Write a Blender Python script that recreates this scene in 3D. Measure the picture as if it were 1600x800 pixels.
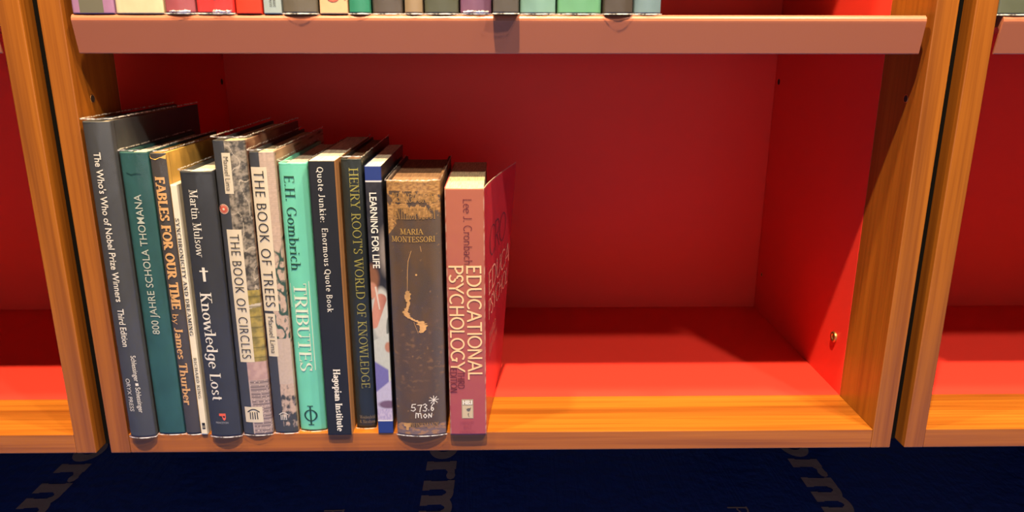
import bpy, bmesh, math, random
from mathutils import Matrix, Vector, noise
random.seed(7)
for o in list(bpy.data.objects): bpy.data.objects.remove(o)
SC = bpy.context.scene
COL = SC.collection
# ---------------------------------------------------------------- camera
def make_camera():
    yaw, pitch, roll, f = 0.0152, 0.2769, 0.0010, 1159.6
    cy, sy, cp, sp, cr, sr = math.cos(yaw), math.sin(yaw), math.cos(pitch), math.sin(pitch), math.cos(roll), math.sin(roll)
    fwd = Vector((sy*cp, cy*cp, -sp)); right = Vector((cy, -sy, 0)); up = right.cross(fwd)
    r2 = cr*right+sr*up; u2 = -sr*right+cr*up
    cam = bpy.data.cameras.new('camera'); o = bpy.data.objects.new('camera', cam); COL.objects.link(o)
    m = Matrix.Identity(4)
    for i in range(3): m[i][0] = r2[i]; m[i][1] = u2[i]; m[i][2] = -fwd[i]
    m[0][3], m[1][3], m[2][3] = 0.3983, -0.6791, 0.4007
    o.matrix_world = m
    cam.sensor_width = 36; cam.lens = f*36/1600; cam.clip_start = .01; cam.clip_end = 50
    SC.camera = o
make_camera()
# ---------------------------------------------------------------- world, lamps, exposure
SC.view_settings.view_transform = 'Standard'
SC.view_settings.look = 'None'
SC.view_settings.gamma = 1
SC.view_settings.use_curve_mapping = False
SC.view_settings.exposure = 0.0
w = bpy.data.worlds.new('world'); SC.world = w; w.use_nodes = True
nt = w.node_tree; nt.nodes.clear()
tc = nt.nodes.new('ShaderNodeTexCoord'); sep = nt.nodes.new('ShaderNodeSeparateXYZ')
mr = nt.nodes.new('ShaderNodeMapRange'); mr.inputs[1].default_value = -.6; mr.inputs[2].default_value = .7
cr_ = nt.nodes.new('ShaderNodeValToRGB')
cr_.color_ramp.elements[0].color = (.26, .27, .42, 1); cr_.color_ramp.elements[1].color = (.30, .22, .15, 1)
e = cr_.color_ramp.elements.new(.5); e.color = (.33, .27, .24, 1)
bgd = nt.nodes.new('ShaderNodeBackground'); bgd.inputs[1].default_value = .17
out = nt.nodes.new('ShaderNodeOutputWorld')
nt.links.new(tc.outputs['Generated'], sep.inputs[0]); nt.links.new(sep.outputs[2], mr.inputs[0])
nt.links.new(mr.outputs[0], cr_.inputs[0]); nt.links.new(cr_.outputs[0], bgd.inputs[0]); nt.links.new(bgd.outputs[0], out.inputs[0])
def lamp(name, loc, power, color, radius, target=(.4, .1, .2), angle=75):
    l = bpy.data.lights.new(name, 'SPOT'); l.energy = power; l.color = color; l.shadow_soft_size = radius
    l.spot_size = math.radians(angle); l.spot_blend = .6
    o = bpy.data.objects.new(name, l); COL.objects.link(o); o.location = loc
    o.rotation_euler = (Vector(target)-Vector(loc)).to_track_quat('-Z', 'Y').to_euler()
WARM = (1, .74, .43)
lamp('ceiling_spot', (.33, -.775, 2.20), 500, WARM, .028)
lamp('ceiling_spot', (1.10, -.44, 2.20), 215, WARM, .05)
lamp('ceiling_spot', (-.32, -.40, 2.20), 215, WARM, .05)
lamp('room_spot', (1.31, -1.12, 2.05), 145, (1, .84, .66), .05, target=(.4, .1, .2), angle=60)
def area(name, loc, target, size, power, color):
    l = bpy.data.lights.new(name, 'AREA'); l.energy = power; l.color = color; l.shape = 'RECTANGLE'; l.size = size[0]; l.size_y = size[1]
    o = bpy.data.objects.new(name, l); COL.objects.link(o); o.location = loc
    o.rotation_euler = (Vector(target)-Vector(loc)).to_track_quat('-Z', 'Y').to_euler()
area('front_fill_light', (.3, -2.0, .25), (.4, 0, .15), (2.0, .7), 6.0, (.95, .92, .95))  # added soft fill from the front, lifts spines and back panel

# ---------------------------------------------------------------- materials
def P(name, color=(.5, .5, .5), rough=.5, spec=.5, coat=0, metal=0):
    m = bpy.data.materials.new(name); m.use_nodes = True
    b = m.node_tree.nodes['Principled BSDF']
    b.inputs['Base Color'].default_value = (*color, 1); b.inputs['Roughness'].default_value = rough
    b.inputs['Specular IOR Level'].default_value = spec; b.inputs['Coat Weight'].default_value = coat
    b.inputs['Coat Roughness'].default_value = .15; b.inputs['Metallic'].default_value = metal
    return m
def N(m, t, **kw):
    n = m.node_tree.nodes.new(t)
    for k, v in kw.items():
        if k in n.inputs.keys(): n.inputs[k].default_value = v
        else: setattr(n, k, v)
    return n
def L(m, a, b): m.node_tree.links.new(a, b)
def bsdf(m): return m.node_tree.nodes['Principled BSDF']
def coords(m, scale=(1, 1, 1), rot=(0, 0, 0)):
    t = N(m, 'ShaderNodeTexCoord'); mp = N(m, 'ShaderNodeMapping'); mp.inputs['Scale'].default_value = scale
    mp.inputs['Rotation'].default_value = rot; L(m, t.outputs['Object'], mp.inputs[0]); return mp.outputs[0]
def ramp(m, fac, stops):
    r = N(m, 'ShaderNodeValToRGB'); el = r.color_ramp.elements
    el[0].position, el[0].color = stops[0][0], (*stops[0][1], 1); el[1].position, el[1].color = stops[-1][0], (*stops[-1][1], 1)
    for p, c in stops[1:-1]: x = el.new(p); x.color = (*c, 1)
    L(m, fac, r.inputs[0]); return r.outputs[0]
def bump(m, h, strength=.2, dist=.001):
    b = N(m, 'ShaderNodeBump'); b.inputs['Strength'].default_value = strength; b.inputs['Distance'].default_value = dist
    L(m, h, b.inputs['Height']); L(m, b.outputs[0], bsdf(m).inputs['Normal']); return b
def mat_wood(name, axis, tint=1.0, off=0, red=0):
    m = P(name, rough=.38, spec=.45)
    s = [26, 26, 26]; s[axis] = 1.3
    c = coords(m, s)
    mp = c.node; mp.inputs['Location'].default_value = (off, off*1.7, off*.6)
    nz = N(m, 'ShaderNodeTexNoise', Scale=1.0, Detail=5.0, Roughness=.55, Distortion=.6); L(m, c, nz.inputs['Vector'])
    s2 = [230, 230, 230]; s2[axis] = 4
    c2 = coords(m, s2); n2 = N(m, 'ShaderNodeTexNoise', Scale=1.0, Detail=3.0, Roughness=.6); L(m, c2, n2.inputs['Vector'])
    s3 = [16, 16, 16]; s3[axis] = .9
    c3 = coords(m, s3); wv = N(m, 'ShaderNodeTexNoise', Scale=.8, Detail=1.0); L(m, c3, wv.inputs['Vector'])
    mu = N(m, 'ShaderNodeMath', operation='MULTIPLY'); mu.inputs[1].default_value = 13; L(m, wv.outputs[0], mu.inputs[0])
    sn = N(m, 'ShaderNodeMath', operation='SINE'); L(m, mu.outputs[0], sn.inputs[0])
    base = ramp(m, nz.outputs[0], [(.3, (.34*tint, .100*tint, .012*tint)), (.52, (.50*tint, .158*tint, .014*tint)), (.72, (.58*tint, .198*tint, .020*tint))])
    mx = N(m, 'ShaderNodeMix', data_type='RGBA', blend_type='MULTIPLY')
    f2 = ramp(m, n2.outputs[0], [(.36, (.60, .50, .40)), (.56, (1, 1, 1))])
    mx.inputs[0].default_value = .55; L(m, base, mx.inputs[6]); L(m, f2, mx.inputs[7])
    mx2 = N(m, 'ShaderNodeMix', data_type='RGBA', blend_type='MULTIPLY'); mx2.inputs[0].default_value = .35
    f3 = ramp(m, sn.outputs[0], [(.0, (1, 1, 1)), (.78, (1, 1, 1)), (1, (.62, .48, .36))])
    L(m, mx.outputs[2], mx2.inputs[6]); L(m, f3, mx2.inputs[7])
    L(m, mx2.outputs[2], bsdf(m).inputs['Base Color'])
    bump(m, n2.outputs[0], .12, .0004)
    return m
M = {}
M['wood_v'] = mat_wood('oiled_wood_upright', 2, .55)
M['wood_h'] = mat_wood('oiled_wood_board', 0, .66, 3.1)
M['red'] = P('red_laminate', (.74, .045, .030), .42, .18)
nz = N(M['red'], 'ShaderNodeTexNoise', Scale=900.0, Detail=2.0); L(M['red'], coords(M['red']), nz.inputs['Vector']); bump(M['red'], nz.outputs[0], .05, .0003)
M['lip'] = P('salmon_painted_steel', (.38, .125, .068), .34, .5)
nz = N(M['lip'], 'ShaderNodeTexNoise', Scale=700.0, Detail=2.0); L(M['lip'], coords(M['lip']), nz.inputs['Vector']); bump(M['lip'], nz.outputs[0], .08, .0003)
M['black'] = P('black_felt', (.004, .0035, .003), .95, .08)
M['brass'] = P('brass', (.6, .36, .14), .42, .5, metal=1)
M['hole'] = P('pin_hole_dark', (.02, .008, .005), .8)
def mat_tarp():
    m = P('blue_plastic_sheet', (.020, .080, .46), .38, .35)
    c = coords(m, (38, 3.0, 1), (0, 0, .08)); n = N(m, 'ShaderNodeTexNoise', Scale=1.0, Detail=4.0, Distortion=1.2); L(m, c, n.inputs['Vector'])
    c2 = coords(m, (60, 60, 60)); n2 = N(m, 'ShaderNodeTexNoise', Scale=1.0, Detail=5.0); L(m, c2, n2.inputs['Vector'])
    a = N(m, 'ShaderNodeMath', operation='ADD'); L(m, n.outputs[0], a.inputs[0]); L(m, n2.outputs[0], a.inputs[1])
    bump(m, a.outputs[0], .5, .004)
    return m
M['tarp'] = mat_tarp()
M['tarp_print'] = P('pale_grey_print', (.48, .48, .50), .5)
nz = N(M['tarp_print'], 'ShaderNodeTexNoise', Scale=60.0, Detail=5.0); L(M['tarp_print'], coords(M['tarp_print']), nz.inputs['Vector']); bump(M['tarp_print'], nz.outputs[0], .4, .003)
M['floor'] = P('dark_floor', (.02, .02, .024), .6)
M['wallp'] = P('grey_wall', (.3, .28, .26), .8)
def mat_pages(name, col):
    m = P(name, col, .85, .2)
    c = coords(m, (1, .02, .02)); n = N(m, 'ShaderNodeTexNoise', Scale=2600.0, Detail=2.0); L(m, c, n.inputs['Vector'])
    r = ramp(m, n.outputs[0], [(.35, tuple(k*.55 for k in col)), (.6, col)]); L(m, r, bsdf(m).inputs['Base Color']); return m
M['pages'] = mat_pages('page_block_cream', (.62, .51, .31))
M['pages_white'] = mat_pages('page_block_white', (.72, .64, .48))
M['pages_brown'] = mat_pages('page_block_brown_unlit', (.25, .14, .075))  # brown pages, colour darkened for their unlit tops
def mat_cover(name, col, rough=.42, coat=.25, cloth=False, mottle=.12):
    col = tuple(k*.82 for k in col); rough += .1; coat *= .3
    m = P(name, col, rough, .3, coat)
    n = N(m, 'ShaderNodeTexNoise', Scale=55.0, Detail=4.0); L(m, coords(m, (1, 1, .5)), n.inputs['Vector'])
    r = ramp(m, n.outputs[0], [(.3, tuple(k*(1-mottle) for k in col)), (.7, tuple(min(1, k*(1+mottle)) for k in col))])
    L(m, r, bsdf(m).inputs['Base Color'])
    if cloth:
        w1 = N(m, 'ShaderNodeTexNoise', Scale=1400.0, Detail=1.0); L(m, coords(m), w1.inputs['Vector']); bump(m, w1.outputs[0], .5, .0004)
    else: bump(m, n.outputs[0], .15, .002)
    return m
def mat_attr(name, rough=.45, coat=.2, cloth=False):
    m = P(name, rough=rough+.08, coat=coat*.3, spec=.3)
    a = N(m, 'ShaderNodeVertexColor', layer_name='print'); L(m, a.outputs[0], bsdf(m).inputs['Base Color'])
    w1 = N(m, 'ShaderNodeTexNoise', Scale=1500.0 if cloth else 60.0, Detail=2.0); L(m, coords(m), w1.inputs['Vector'])
    bump(m, w1.outputs[0], .45 if cloth else .1, .0004 if cloth else .002)
    return m
def mat_plastic():
    m = bpy.data.materials.new('clear_plastic_film'); m.use_nodes = True; nt = m.node_tree; nt.nodes.clear()
    o = nt.nodes.new('ShaderNodeOutputMaterial'); mx = nt.nodes.new('ShaderNodeMixShader')
    t = nt.nodes.new('ShaderNodeBsdfTransparent'); t.inputs[0].default_value = (1, .99, .98, 1)
    g = nt.nodes.new('ShaderNodeBsdfGlossy'); g.inputs['Roughness'].default_value = .16
    mp = coords(m, (1, 1, .35)); n = N(m, 'ShaderNodeTexNoise', Scale=45.0, Detail=5.0, Distortion=.8); L(m, mp, n.inputs['Vector'])
    b = N(m, 'ShaderNodeBump'); b.inputs['Strength'].default_value = .5; b.inputs['Distance'].default_value = .004
    L(m, n.outputs[0], b.inputs['Height']); L(m, b.outputs[0], g.inputs['Normal']); 
    mx.inputs[0].default_value = .028; L(m, t.outputs[0], mx.inputs[1]); L(m, g.outputs[0], mx.inputs[2]); L(m, mx.outputs[0], o.inputs[0])
    return m
M['film'] = mat_plastic()
def mat_rim():  # whitish colour paints the glints along the clear film's edges
    m = bpy.data.materials.new('film_edge_glint'); m.use_nodes = True; nt = m.node_tree
    b = bsdf(m); b.inputs['Base Color'].default_value = (.9, .86, .8, 1); b.inputs['Roughness'].default_value = .25
    o = nt.nodes['Material Output']; mx = nt.nodes.new('ShaderNodeMixShader'); t = nt.nodes.new('ShaderNodeBsdfTransparent')
    n = N(m, 'ShaderNodeTexNoise', Scale=260.0, Detail=3.0); L(m, coords(m), n.inputs['Vector'])
    r = ramp(m, n.outputs[0], [(.38, (.15, .15, .15)), (.62, (.85, .85, .85))])
    L(m, r, mx.inputs[0]); L(m, t.outputs[0], mx.inputs[1]); L(m, b.outputs[0], mx.inputs[2]); L(m, mx.outputs[0], o.inputs[0])
    return m
M['rim'] = mat_rim()
def ink(name, col, rough=.5, metal=0):
    k = 'ink_'+name
    if k not in M: M[k] = P('ink_'+name, tuple(q*.85 for q in col), rough, .3, metal=metal)
    return M[k]

# ---------------------------------------------------------------- mesh helpers
def link(o, parent=None):
    COL.objects.link(o)
    if parent: o.parent = parent
    return o
def mesh_obj(name, V, F, mats, parent=None, mi=None, smooth=False):
    me = bpy.data.meshes.new(name); me.from_pydata([tuple(v) for v in V], [], F)
    for m in (mats if isinstance(mats, (list, tuple)) else [mats]): me.materials.append(m)
    if mi: me.polygons.foreach_set('material_index', mi)
    if smooth: me.polygons.foreach_set('use_smooth', [True]*len(F))
    me.update()
    return link(bpy.data.objects.new(name, me), parent)
def box(name, a, b, m, parent=None, bev=.0008, tf=None):
    bm = bmesh.new(); bmesh.ops.create_cube(bm, size=1)
    for v in bm.verts: v.co = Vector([(a[i]+b[i])/2+v.co[i]*(b[i]-a[i]) for i in range(3)])
    if bev: bmesh.ops.bevel(bm, geom=list(bm.edges), offset=bev, segments=2, affect='EDGES', profile=.6)
    if tf:
        for v in bm.verts: v.co = tf(v.co)
    me = bpy.data.meshes.new(name); bm.to_mesh(me); bm.free(); me.materials.append(m)
    return link(bpy.data.objects.new(name, me), parent)
def empty(name, loc, label=None, cat=None, group=None):
    o = bpy.data.objects.new(name, None); COL.objects.link(o); o.location = loc; o.empty_display_size = .02
    if label: o['label'] = label
    if cat: o['category'] = cat
    if group: o['group'] = group
    return o
def tag(o, label=None, cat=None, group=None, kind=None):
    for k, v in (('label', label), ('category', cat), ('group', group), ('kind', kind)):
        if v: o[k] = v
    return o
def copy_tree(o, parent=None):
    c = o.copy(); COL.objects.link(c); c.parent = parent
    for ch in o.children: copy_tree(ch, c)
    return c

# ---------------------------------------------------------------- lettering: a pen-drawn alphabet plus the built-in sans
G = {}
for line in '''A .74 l .37 1 .06 0 t|l .37 1 .68 0 k|l .17 .34 .57 .34 t|s .06 0|s .68 0
B .66 l .15 0 .15 1 k|l .08 1 .34 1 t|l .15 .53 .36 .53 t|l .08 0 .36 0 t|a .34 .765 .2 .235 -90 90|a .36 .265 .22 .265 -90 90
C .72 a .4 .5 .33 .5 48 312|v .63 .95 .63 .7|v .63 .05 .63 .24
D .78 l .15 0 .15 1 k|l .08 1 .36 1 t|l .08 0 .36 0 t|a .34 .5 .36 .5 -90 90
E .62 l .15 0 .15 1 k|l .08 1 .54 1 t|l .15 .52 .46 .52 t|l .08 0 .56 0 t|v .54 1 .54 .8|v .56 0 .56 .2|v .46 .42 .46 .62
F .58 l .15 0 .15 1 k|l .08 1 .54 1 t|l .15 .52 .44 .52 t|v .54 1 .54 .8|v .44 .42 .44 .62|s .15 0
G .78 a .4 .5 .33 .5 48 318|l .66 .42 .66 .08 k|l .5 .42 .76 .42 t|v .63 .95 .63 .7
H .78 l .15 0 .15 1 k|l .63 0 .63 1 k|l .15 .52 .63 .52 t|s .15 0|s .63 0|s .15 1|s .63 1
I .3 l .15 0 .15 1 k|s .15 0|s .15 1
J .42 l .27 .2 .27 1 k|a .12 .2 .15 .2 -140 0|s .27 1
K .72 l .15 0 .15 1 k|l .15 .42 .58 1 t|l .28 .58 .64 0 k|s .15 0|s .15 1|s .58 1|s .64 0
L .58 l .15 0 .15 1 k|l .08 0 .54 0 t|v .54 0 .54 .25|s .15 1
M .92 l .16 0 .16 1 t|l .16 1 .46 .08 k|l .46 .08 .76 1 t|l .76 0 .76 1 k|s .16 0|s .76 0|s .13 1|s .79 1
N .8 l .15 0 .15 1 t|l .15 1 .64 0 k|l .64 0 .64 1 t|s .15 0|s .12 1|s .64 1
O .8 a .4 .5 .34 .5 0 360
P .62 l .15 0 .15 1 k|l .08 1 .34 1 t|l .15 .46 .34 .46 t|a .33 .73 .22 .27 -90 90|s .15 0
Q .8 a .4 .5 .34 .5 0 360|l .42 .2 .72 -.14 k
R .7 l .15 0 .15 1 k|l .08 1 .34 1 t|l .15 .48 .34 .48 t|a .33 .74 .22 .26 -90 90|l .34 .48 .62 0 k|s .15 0|s .64 0
S .56 a .29 .75 .19 .25 25 270|a .27 .25 .21 .25 90 -155|v .47 .98 .47 .76|v .06 .26 .06 .02
T .66 l .33 0 .33 1 k|l .05 1 .61 1 t|v .05 1 .05 .78|v .61 1 .61 .78|s .33 0
U .76 l .15 .3 .15 1 k|l .61 .3 .61 1 t|a .38 .3 .23 .3 180 360|s .15 1|s .61 1
V .72 l .06 1 .37 0 k|l .37 0 .66 1 t|s .06 1|s .66 1
W 1.0 l .06 1 .3 0 k|l .3 0 .5 .92 t|l .5 .92 .72 0 k|l .72 0 .94 1 t|s .06 1|s .94 1|s .5 1
Y .7 l .06 1 .35 .45 k|l .35 .45 .64 1 t|l .35 0 .35 .47 k|s .06 1|s .64 1|s .35 0
a .54 a .25 .19 .17 .19 0 360|l .43 0 .43 .46 k|a .26 .46 .17 .2 0 150
b .6 l .14 0 .14 1 k|a .32 .33 .21 .33 0 360|h .14 1
c .52 a .3 .33 .22 .33 45 315
d .62 a .29 .33 .21 .33 0 360|l .48 0 .48 1 k|h .48 1
e .54 a .29 .33 .22 .33 5 312|l .09 .37 .5 .37 t
f .38 l .18 0 .18 .8 k|a .34 .8 .16 .2 60 180|l .04 .64 .34 .64 t|s .18 0
g .58 a .27 .36 .2 .3 0 360|l .46 .66 .46 -.1 k|a .27 -.08 .19 .2 180 360
h .64 l .14 0 .14 1 k|a .32 .44 .18 .22 0 180|l .5 0 .5 .44 k|s .14 0|s .5 0|h .14 1
i .28 l .14 0 .14 .66 k|h .14 .66|s .14 0|o .14 .9
j .28 l .16 -.1 .16 .66 k|h .16 .66|o .16 .9|a .06 -.1 .1 .15 -130 0
k .6 l .14 0 .14 1 k|l .14 .28 .46 .64 t|l .25 .4 .5 0 k|s .14 0|h .14 1|s .5 0|s .46 .64
l .28 l .14 0 .14 1 k|h .14 1|s .14 0
m .94 l .14 0 .14 .66 k|a .305 .44 .165 .22 0 180|l .47 0 .47 .44 k|a .635 .44 .165 .22 0 180|l .8 0 .8 .44 k|s .14 0|s .47 0|s .8 0|h .14 .66
n .64 l .14 0 .14 .66 k|a .32 .44 .18 .22 0 180|l .5 0 .5 .44 k|s .14 0|s .5 0|h .14 .66
o .58 a .29 .33 .22 .33 0 360
p .6 l .14 -.3 .14 .66 k|a .32 .33 .21 .33 0 360|s .14 -.3|h .14 .66
r .44 l .14 0 .14 .66 k|a .31 .44 .17 .2 60 180|o .38 .56|s .14 0|h .14 .66
s .46 a .24 .495 .14 .165 20 270|a .23 .165 .16 .165 90 -160
t .38 l .18 .1 .18 .86 k|l .04 .64 .34 .64 t|a .3 .13 .12 .13 180 300
u .64 l .14 .22 .14 .66 k|a .32 .22 .18 .22 180 360|l .5 0 .5 .66 k|h .14 .66|h .5 .66
v .6 l .06 .66 .3 0 k|l .3 0 .54 .66 t|s .06 .66|s .54 .66
w .86 l .05 .66 .24 0 k|l .24 0 .42 .6 t|l .42 .6 .62 0 k|l .62 0 .8 .66 t|s .05 .66|s .8 .66
y .6 l .06 .66 .3 0 k|l .54 .66 .2 -.28 t|s .06 .66|s .54 .66
. .26 o .12 .06
: .28 o .12 .06|o .12 .52
' .2 l .1 1.02 .1 .74 k
& .76 a .32 .75 .15 .22 0 360|a .3 .27 .22 .27 60 330|l .22 .6 .66 0 k
+ .5 l .25 -.12 .25 1 k|l .06 .7 .44 .7 t
@ .8 l .4 -.1 .4 1.1 k|a .4 .5 .34 .36 0 360|s .4 -.1|s .4 1.1'''.split('\n'):
    ch, wd, rest = line.split(' ', 2); G[ch] = (float(wd), [p.split() for p in rest.split('|')])
def pen_text(s, thick=.15, thin=.05, serif=True, slab=.13, track=.04):
    V, F = [], []
    def strip(cp):
        n = len(V)
        for a, b in cp: V.extend([a, b])
        for i in range(len(cp)-1): F.append((n+2*i, n+2*i+1, n+2*i+3, n+2*i+2))
    def rect(x0, y0, x1, y1): strip([((x0, y0), (x0, y1)), ((x1, y0), (x1, y1))])
    X = 0
    for ch in s:
        if ch == ' ': X += .36; continue
        wd, st = G[ch]
        for q in st:
            k = q[0]; a = [float(v) for v in q[1:] if v not in 'tk']
            if k in 'lv':
                if k == 'v' and not serif: continue
                wt = thick if q[-1] == 'k' else thin
                x0, y0, x1, y1 = a; dx, dy = x1-x0, y1-y0; ln = math.hypot(dx, dy)
                if y0 == y1:
                    # thin horizontals stay within the letter height
                    sh = -wt/2 if y0 >= .99 else (wt/2 if y0 <= .01 else 0)
                    rect(X+min(x0, x1), y0+sh-wt/2, X+max(x0, x1), y0+sh+wt/2)
                elif dx == 0: rect(X+x0-wt/2, min(y0, y1), X+x0+wt/2, max(y0, y1))
                else:
                    hw = wt/2*ln/abs(dy); strip([((X+x0-hw, y0), (X+x0+hw, y0)), ((X+x1-hw, y1), (X+x1+hw, y1))])
            elif k == 'a':
                cx, cy, rx, ry, a0, a1 = a; n = max(6, int(abs(a1-a0)/15)); cp = []
                for i in range(n+1):
                    t = math.radians(a0+(a1-a0)*i/n); c, s_ = math.cos(t), math.sin(t)
                    wt = thin+(thick-thin)*abs(c)**1.4
                    ox, oy = X+cx+rx*c, cy+(ry)*s_
                    cp.append(((ox+c*wt*.4, oy+s_*wt*.0), (ox-c*wt*.6, oy-s_*wt*1.0)))
                strip(cp)
            elif k == 'o':
                r = max(thick*.55, .06); cp = []
                for i in range(5):
                    t = math.pi*i/4; cp.append(((X+a[0]-r*math.cos(t), a[1]-r*math.sin(t)*.95), (X+a[0]-r*math.cos(t), a[1]+r*math.sin(t)*.95)))
                strip(cp)
            elif serif and k == 's':
                y = a[1]; up = 0 if y < .3 else -thin
                rect(X+a[0]-slab-thick*.3, y+up, X+a[0]+slab+thick*.3, y+up+thin)
            elif serif and k == 'h': rect(X+a[0]-slab-thick*.3, a[1]-thin, X+a[0], a[1])
        X += wd+track
    return V, F, X
_capcache = {}
def sans_text(s, bold=0.0, space=1.0):
    def mk(t, b):
        c = bpy.data.curves.new('t', 'FONT'); c.body = t; c.size = 1; c.offset = b; c.resolution_u = 4; c.space_character = space
        o = bpy.data.objects.new('t', c); COL.objects.link(o)
        dg = bpy.context.evaluated_depsgraph_get(); me = o.evaluated_get(dg).to_mesh()
        V = [(v.co.x, v.co.y) for v in me.vertices]; F = [tuple(p.vertices) for p in me.polygons]
        bpy.data.objects.remove(o); bpy.data.curves.remove(c); return V, F
    if 'H' not in _capcache: _capcache['H'] = max(v[1] for v in mk('H', 0)[0])
    V, F = mk(s, bold); cap = _capcache['H']
    V = [(x/cap, y/cap) for x, y in V]
    return V, F, max(v[0] for v in V)
def letter(book, name, data, mode, c0, c1, b, t, material, surf, parent=None, lift=.0004, label=None):
    """c0,c1: start and end along the reading direction; b,t: baseline and cap line on the other axis"""
    V, F, _ = data
    bm = bmesh.new(); vs = [bm.verts.new((v[0], v[1], 0)) for v in V]
    for f in F:
        try: bm.faces.new([vs[i] for i in f])
        except ValueError: pass
    for k in range(2):
        bmesh.ops.subdivide_edges(bm, edges=[e for e in bm.edges if e.calc_length() > .28], cuts=1)
        bmesh.ops.triangulate(bm, faces=bm.faces[:])
    bm.verts.index_update(); V = [(v.co.x, v.co.y) for v in bm.verts]; F = [tuple(v.index for v in f.verts) for f in bm.faces]; bm.free()
    xa = min(v[0] for v in V); xb = max(v[0] for v in V); out = []
    for x, y in V:
        s = c0+(x-xa)/(xb-xa)*(c1-c0); u = b+y*(t-b)
        p = surf(u, s) if mode != 'flat' else surf(s, u)
        out.append((p[0]+p[3]*lift, p[1]+p[4]*lift, p[2]))
    o = mesh_obj(name, out, F, material, parent or book)
    if label: o['label'] = label
    return o

# ---------------------------------------------------------------- books
class Book:
    def __init__(s, x0, x1, yf, h, depth, zb=.021, bulge=.0015, hard=True, mat=None, side=None, left=None, pages='pages', film=False,
                 label='', name='book', group=None, paint=None, nv=1, nu=24, flare=None, T=None, page_drop=.003, filmtop=.003, sleeve_paint=None):
        s.x0, s.x1, s.yf, s.h, s.depth, s.bulge, s.flare = x0, x1, yf, h, depth, bulge, flare
        s.ox = (x0+x1)/2; s.oz = zb; s.zo = .0012 if film else 0.0003
        s.root = empty(name, (s.ox, yf, zb), label, 'book', group)
        T = T or (.0024 if hard else .0006)
        w = x1-x0; hw = w/2
        # outer profile, local x centred
        prof = []; tags = []
        ns = 10 if flare or nv > 1 else 4
        d0 = bulge+.0008
        for i in range(ns): prof.append((-hw, depth-(depth-d0-.004)*i/ns)); tags.append('L')
        if hard:
            prof += [(-hw+.0007, d0+.0065), (-hw, d0+.003)]; tags += ['L', 'L']
        else: prof += [(-hw, d0+.002)]; tags += ['L']
        for i in range(nu+1):
            u = -1+2*i/nu; x = u*(hw-.0006) if abs(u) == 1 else u*(hw-.0006)
            prof.append((x, s.prof_y(x))); tags.append('S')
        tags[-1] = 'R'
        if hard: prof += [(hw, d0+.003), (hw-.0007, d0+.0065)]; tags += ['R', 'R']
        else: prof += [(hw, d0+.002)]; tags += ['R']
        for i in range(ns-1, -1, -1): prof.append((hw, depth-(depth-d0-.004)*i/ns)); tags.append('R')
        s.profile = prof; n = len(prof)
        inner = []
        for i, (x, y) in enumerate(prof):
            inner.append((max(-hw+T, min(hw-T, x)), max(y, s.prof_y(max(-hw, min(hw, x)))+T*.8) if abs(x) > hw-.002 else y+T*.8))
        zs = [s.zo+(h-s.zo)*k/nv for k in range(nv+1)]
        if nv == 1: zs = [s.zo, s.zo+.0012, h-.0012, h]; nv = 3
        V, F, mi, cols = [], [], [], []
        for z in zs:
            for (x, y) in prof:
                fx = flare(y, z) if flare and x > hw-.0015 and y > d0 else 0
                V.append((x+fx, y, z))
        off = len(V)
        for z in zs:
            for k, (x, y) in enumerate(inner):
                fx = flare(prof[k][1], z) if flare and prof[k][0] > hw-.0015 and y > d0 else 0
                V.append((x+fx, y, z))
        smooth = []
        mats = [mat, side or mat, left or mat]
        for k in range(nv):
            for i in range(n-1):
                a, b = k*n+i, k*n+i+1
                F.append((a, b, b+n, a+n)); mi.append({'S': 0, 'R': 1, 'L': 2}[tags[i]]); smooth.append(tags[i] == 'S')
                F.append((off+b, off+a, off+a+n, off+b+n)); mi.append(1); smooth.append(False)
        for i in range(n-1):
            F.append((i+1, i, off+i, off+i+1)); mi.append({'S': 0, 'R': 1, 'L': 2}[tags[i]]); smooth.append(False)
            t = nv*n
            F.append((t+i, t+i+1, off+t+i+1, off+t+i)); mi.append({'S': 0, 'R': 1, 'L': 2}[tags[i]]); smooth.append(False)
        for i in (0, n-1):
            for k in range(nv):
                a = k*n+i; q = (a, a+n, off+a+n, off+a); F.append(q if i else q[::-1]); mi.append(1); smooth.append(False)
        c = mesh_obj('cover', V, F, mats, s.root, mi); c.data.polygons.foreach_set('use_smooth', smooth)
        if paint:
            at = c.data.color_attributes.new('print', 'FLOAT_COLOR', 'POINT')
            buf = []
            for z in range(len(zs)):
                for i, (x, y) in enumerate(prof):
                    reg = 'S' if abs(x) < hw-.0001 and y < d0+.001 else ('R' if x > 0 else 'L')
                    buf += [*[q*.76 for q in paint(reg, (x+hw)/w, zs[z]/h, y)], 1]
            buf += buf
            at.data.foreach_set('color', buf)
        s.cover = c
        # page block following the spine inside
        pz0, pz1 = (s.zo+.003, h-page_drop) if hard else (s.zo+.0002, h-.0002)
        pv, pf = [], []; m = 9; yb = depth-(.004 if hard else .0005)
        for z in (pz0, pz1):
            for i in range(m):
                x = (-1+2*i/(m-1))*(hw-T-.0002); pv.append((x, s.prof_y(x)+T*.8+.0008, z))
            for i in range(m):
                x = (1-2*i/(m-1))*(hw-T-.0002); pv.append((x, yb-(.003*(1-(x/hw)**2) if hard else 0), z))
        q = 2*m
        pf.append(tuple(range(q-1, -1, -1))); pf.append(tuple(range(q, 2*q)))
        for i in range(q): j = (i+1) % q; pf.append((i, j, q+j, q+i))
        # split the caps into strips
        pf = pf[2:]
        for base, fl in ((0, 1), (q, 0)):
            for i in range(m-1):
                f = (base+i, base+i+1, base+q-2-i, base+q-1-i); pf.append(f[::-1] if fl else f)
        s.pages = mesh_obj('page_block', pv, pf, M[pages], s.root)
        if film: s.make_film(filmtop)
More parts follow.
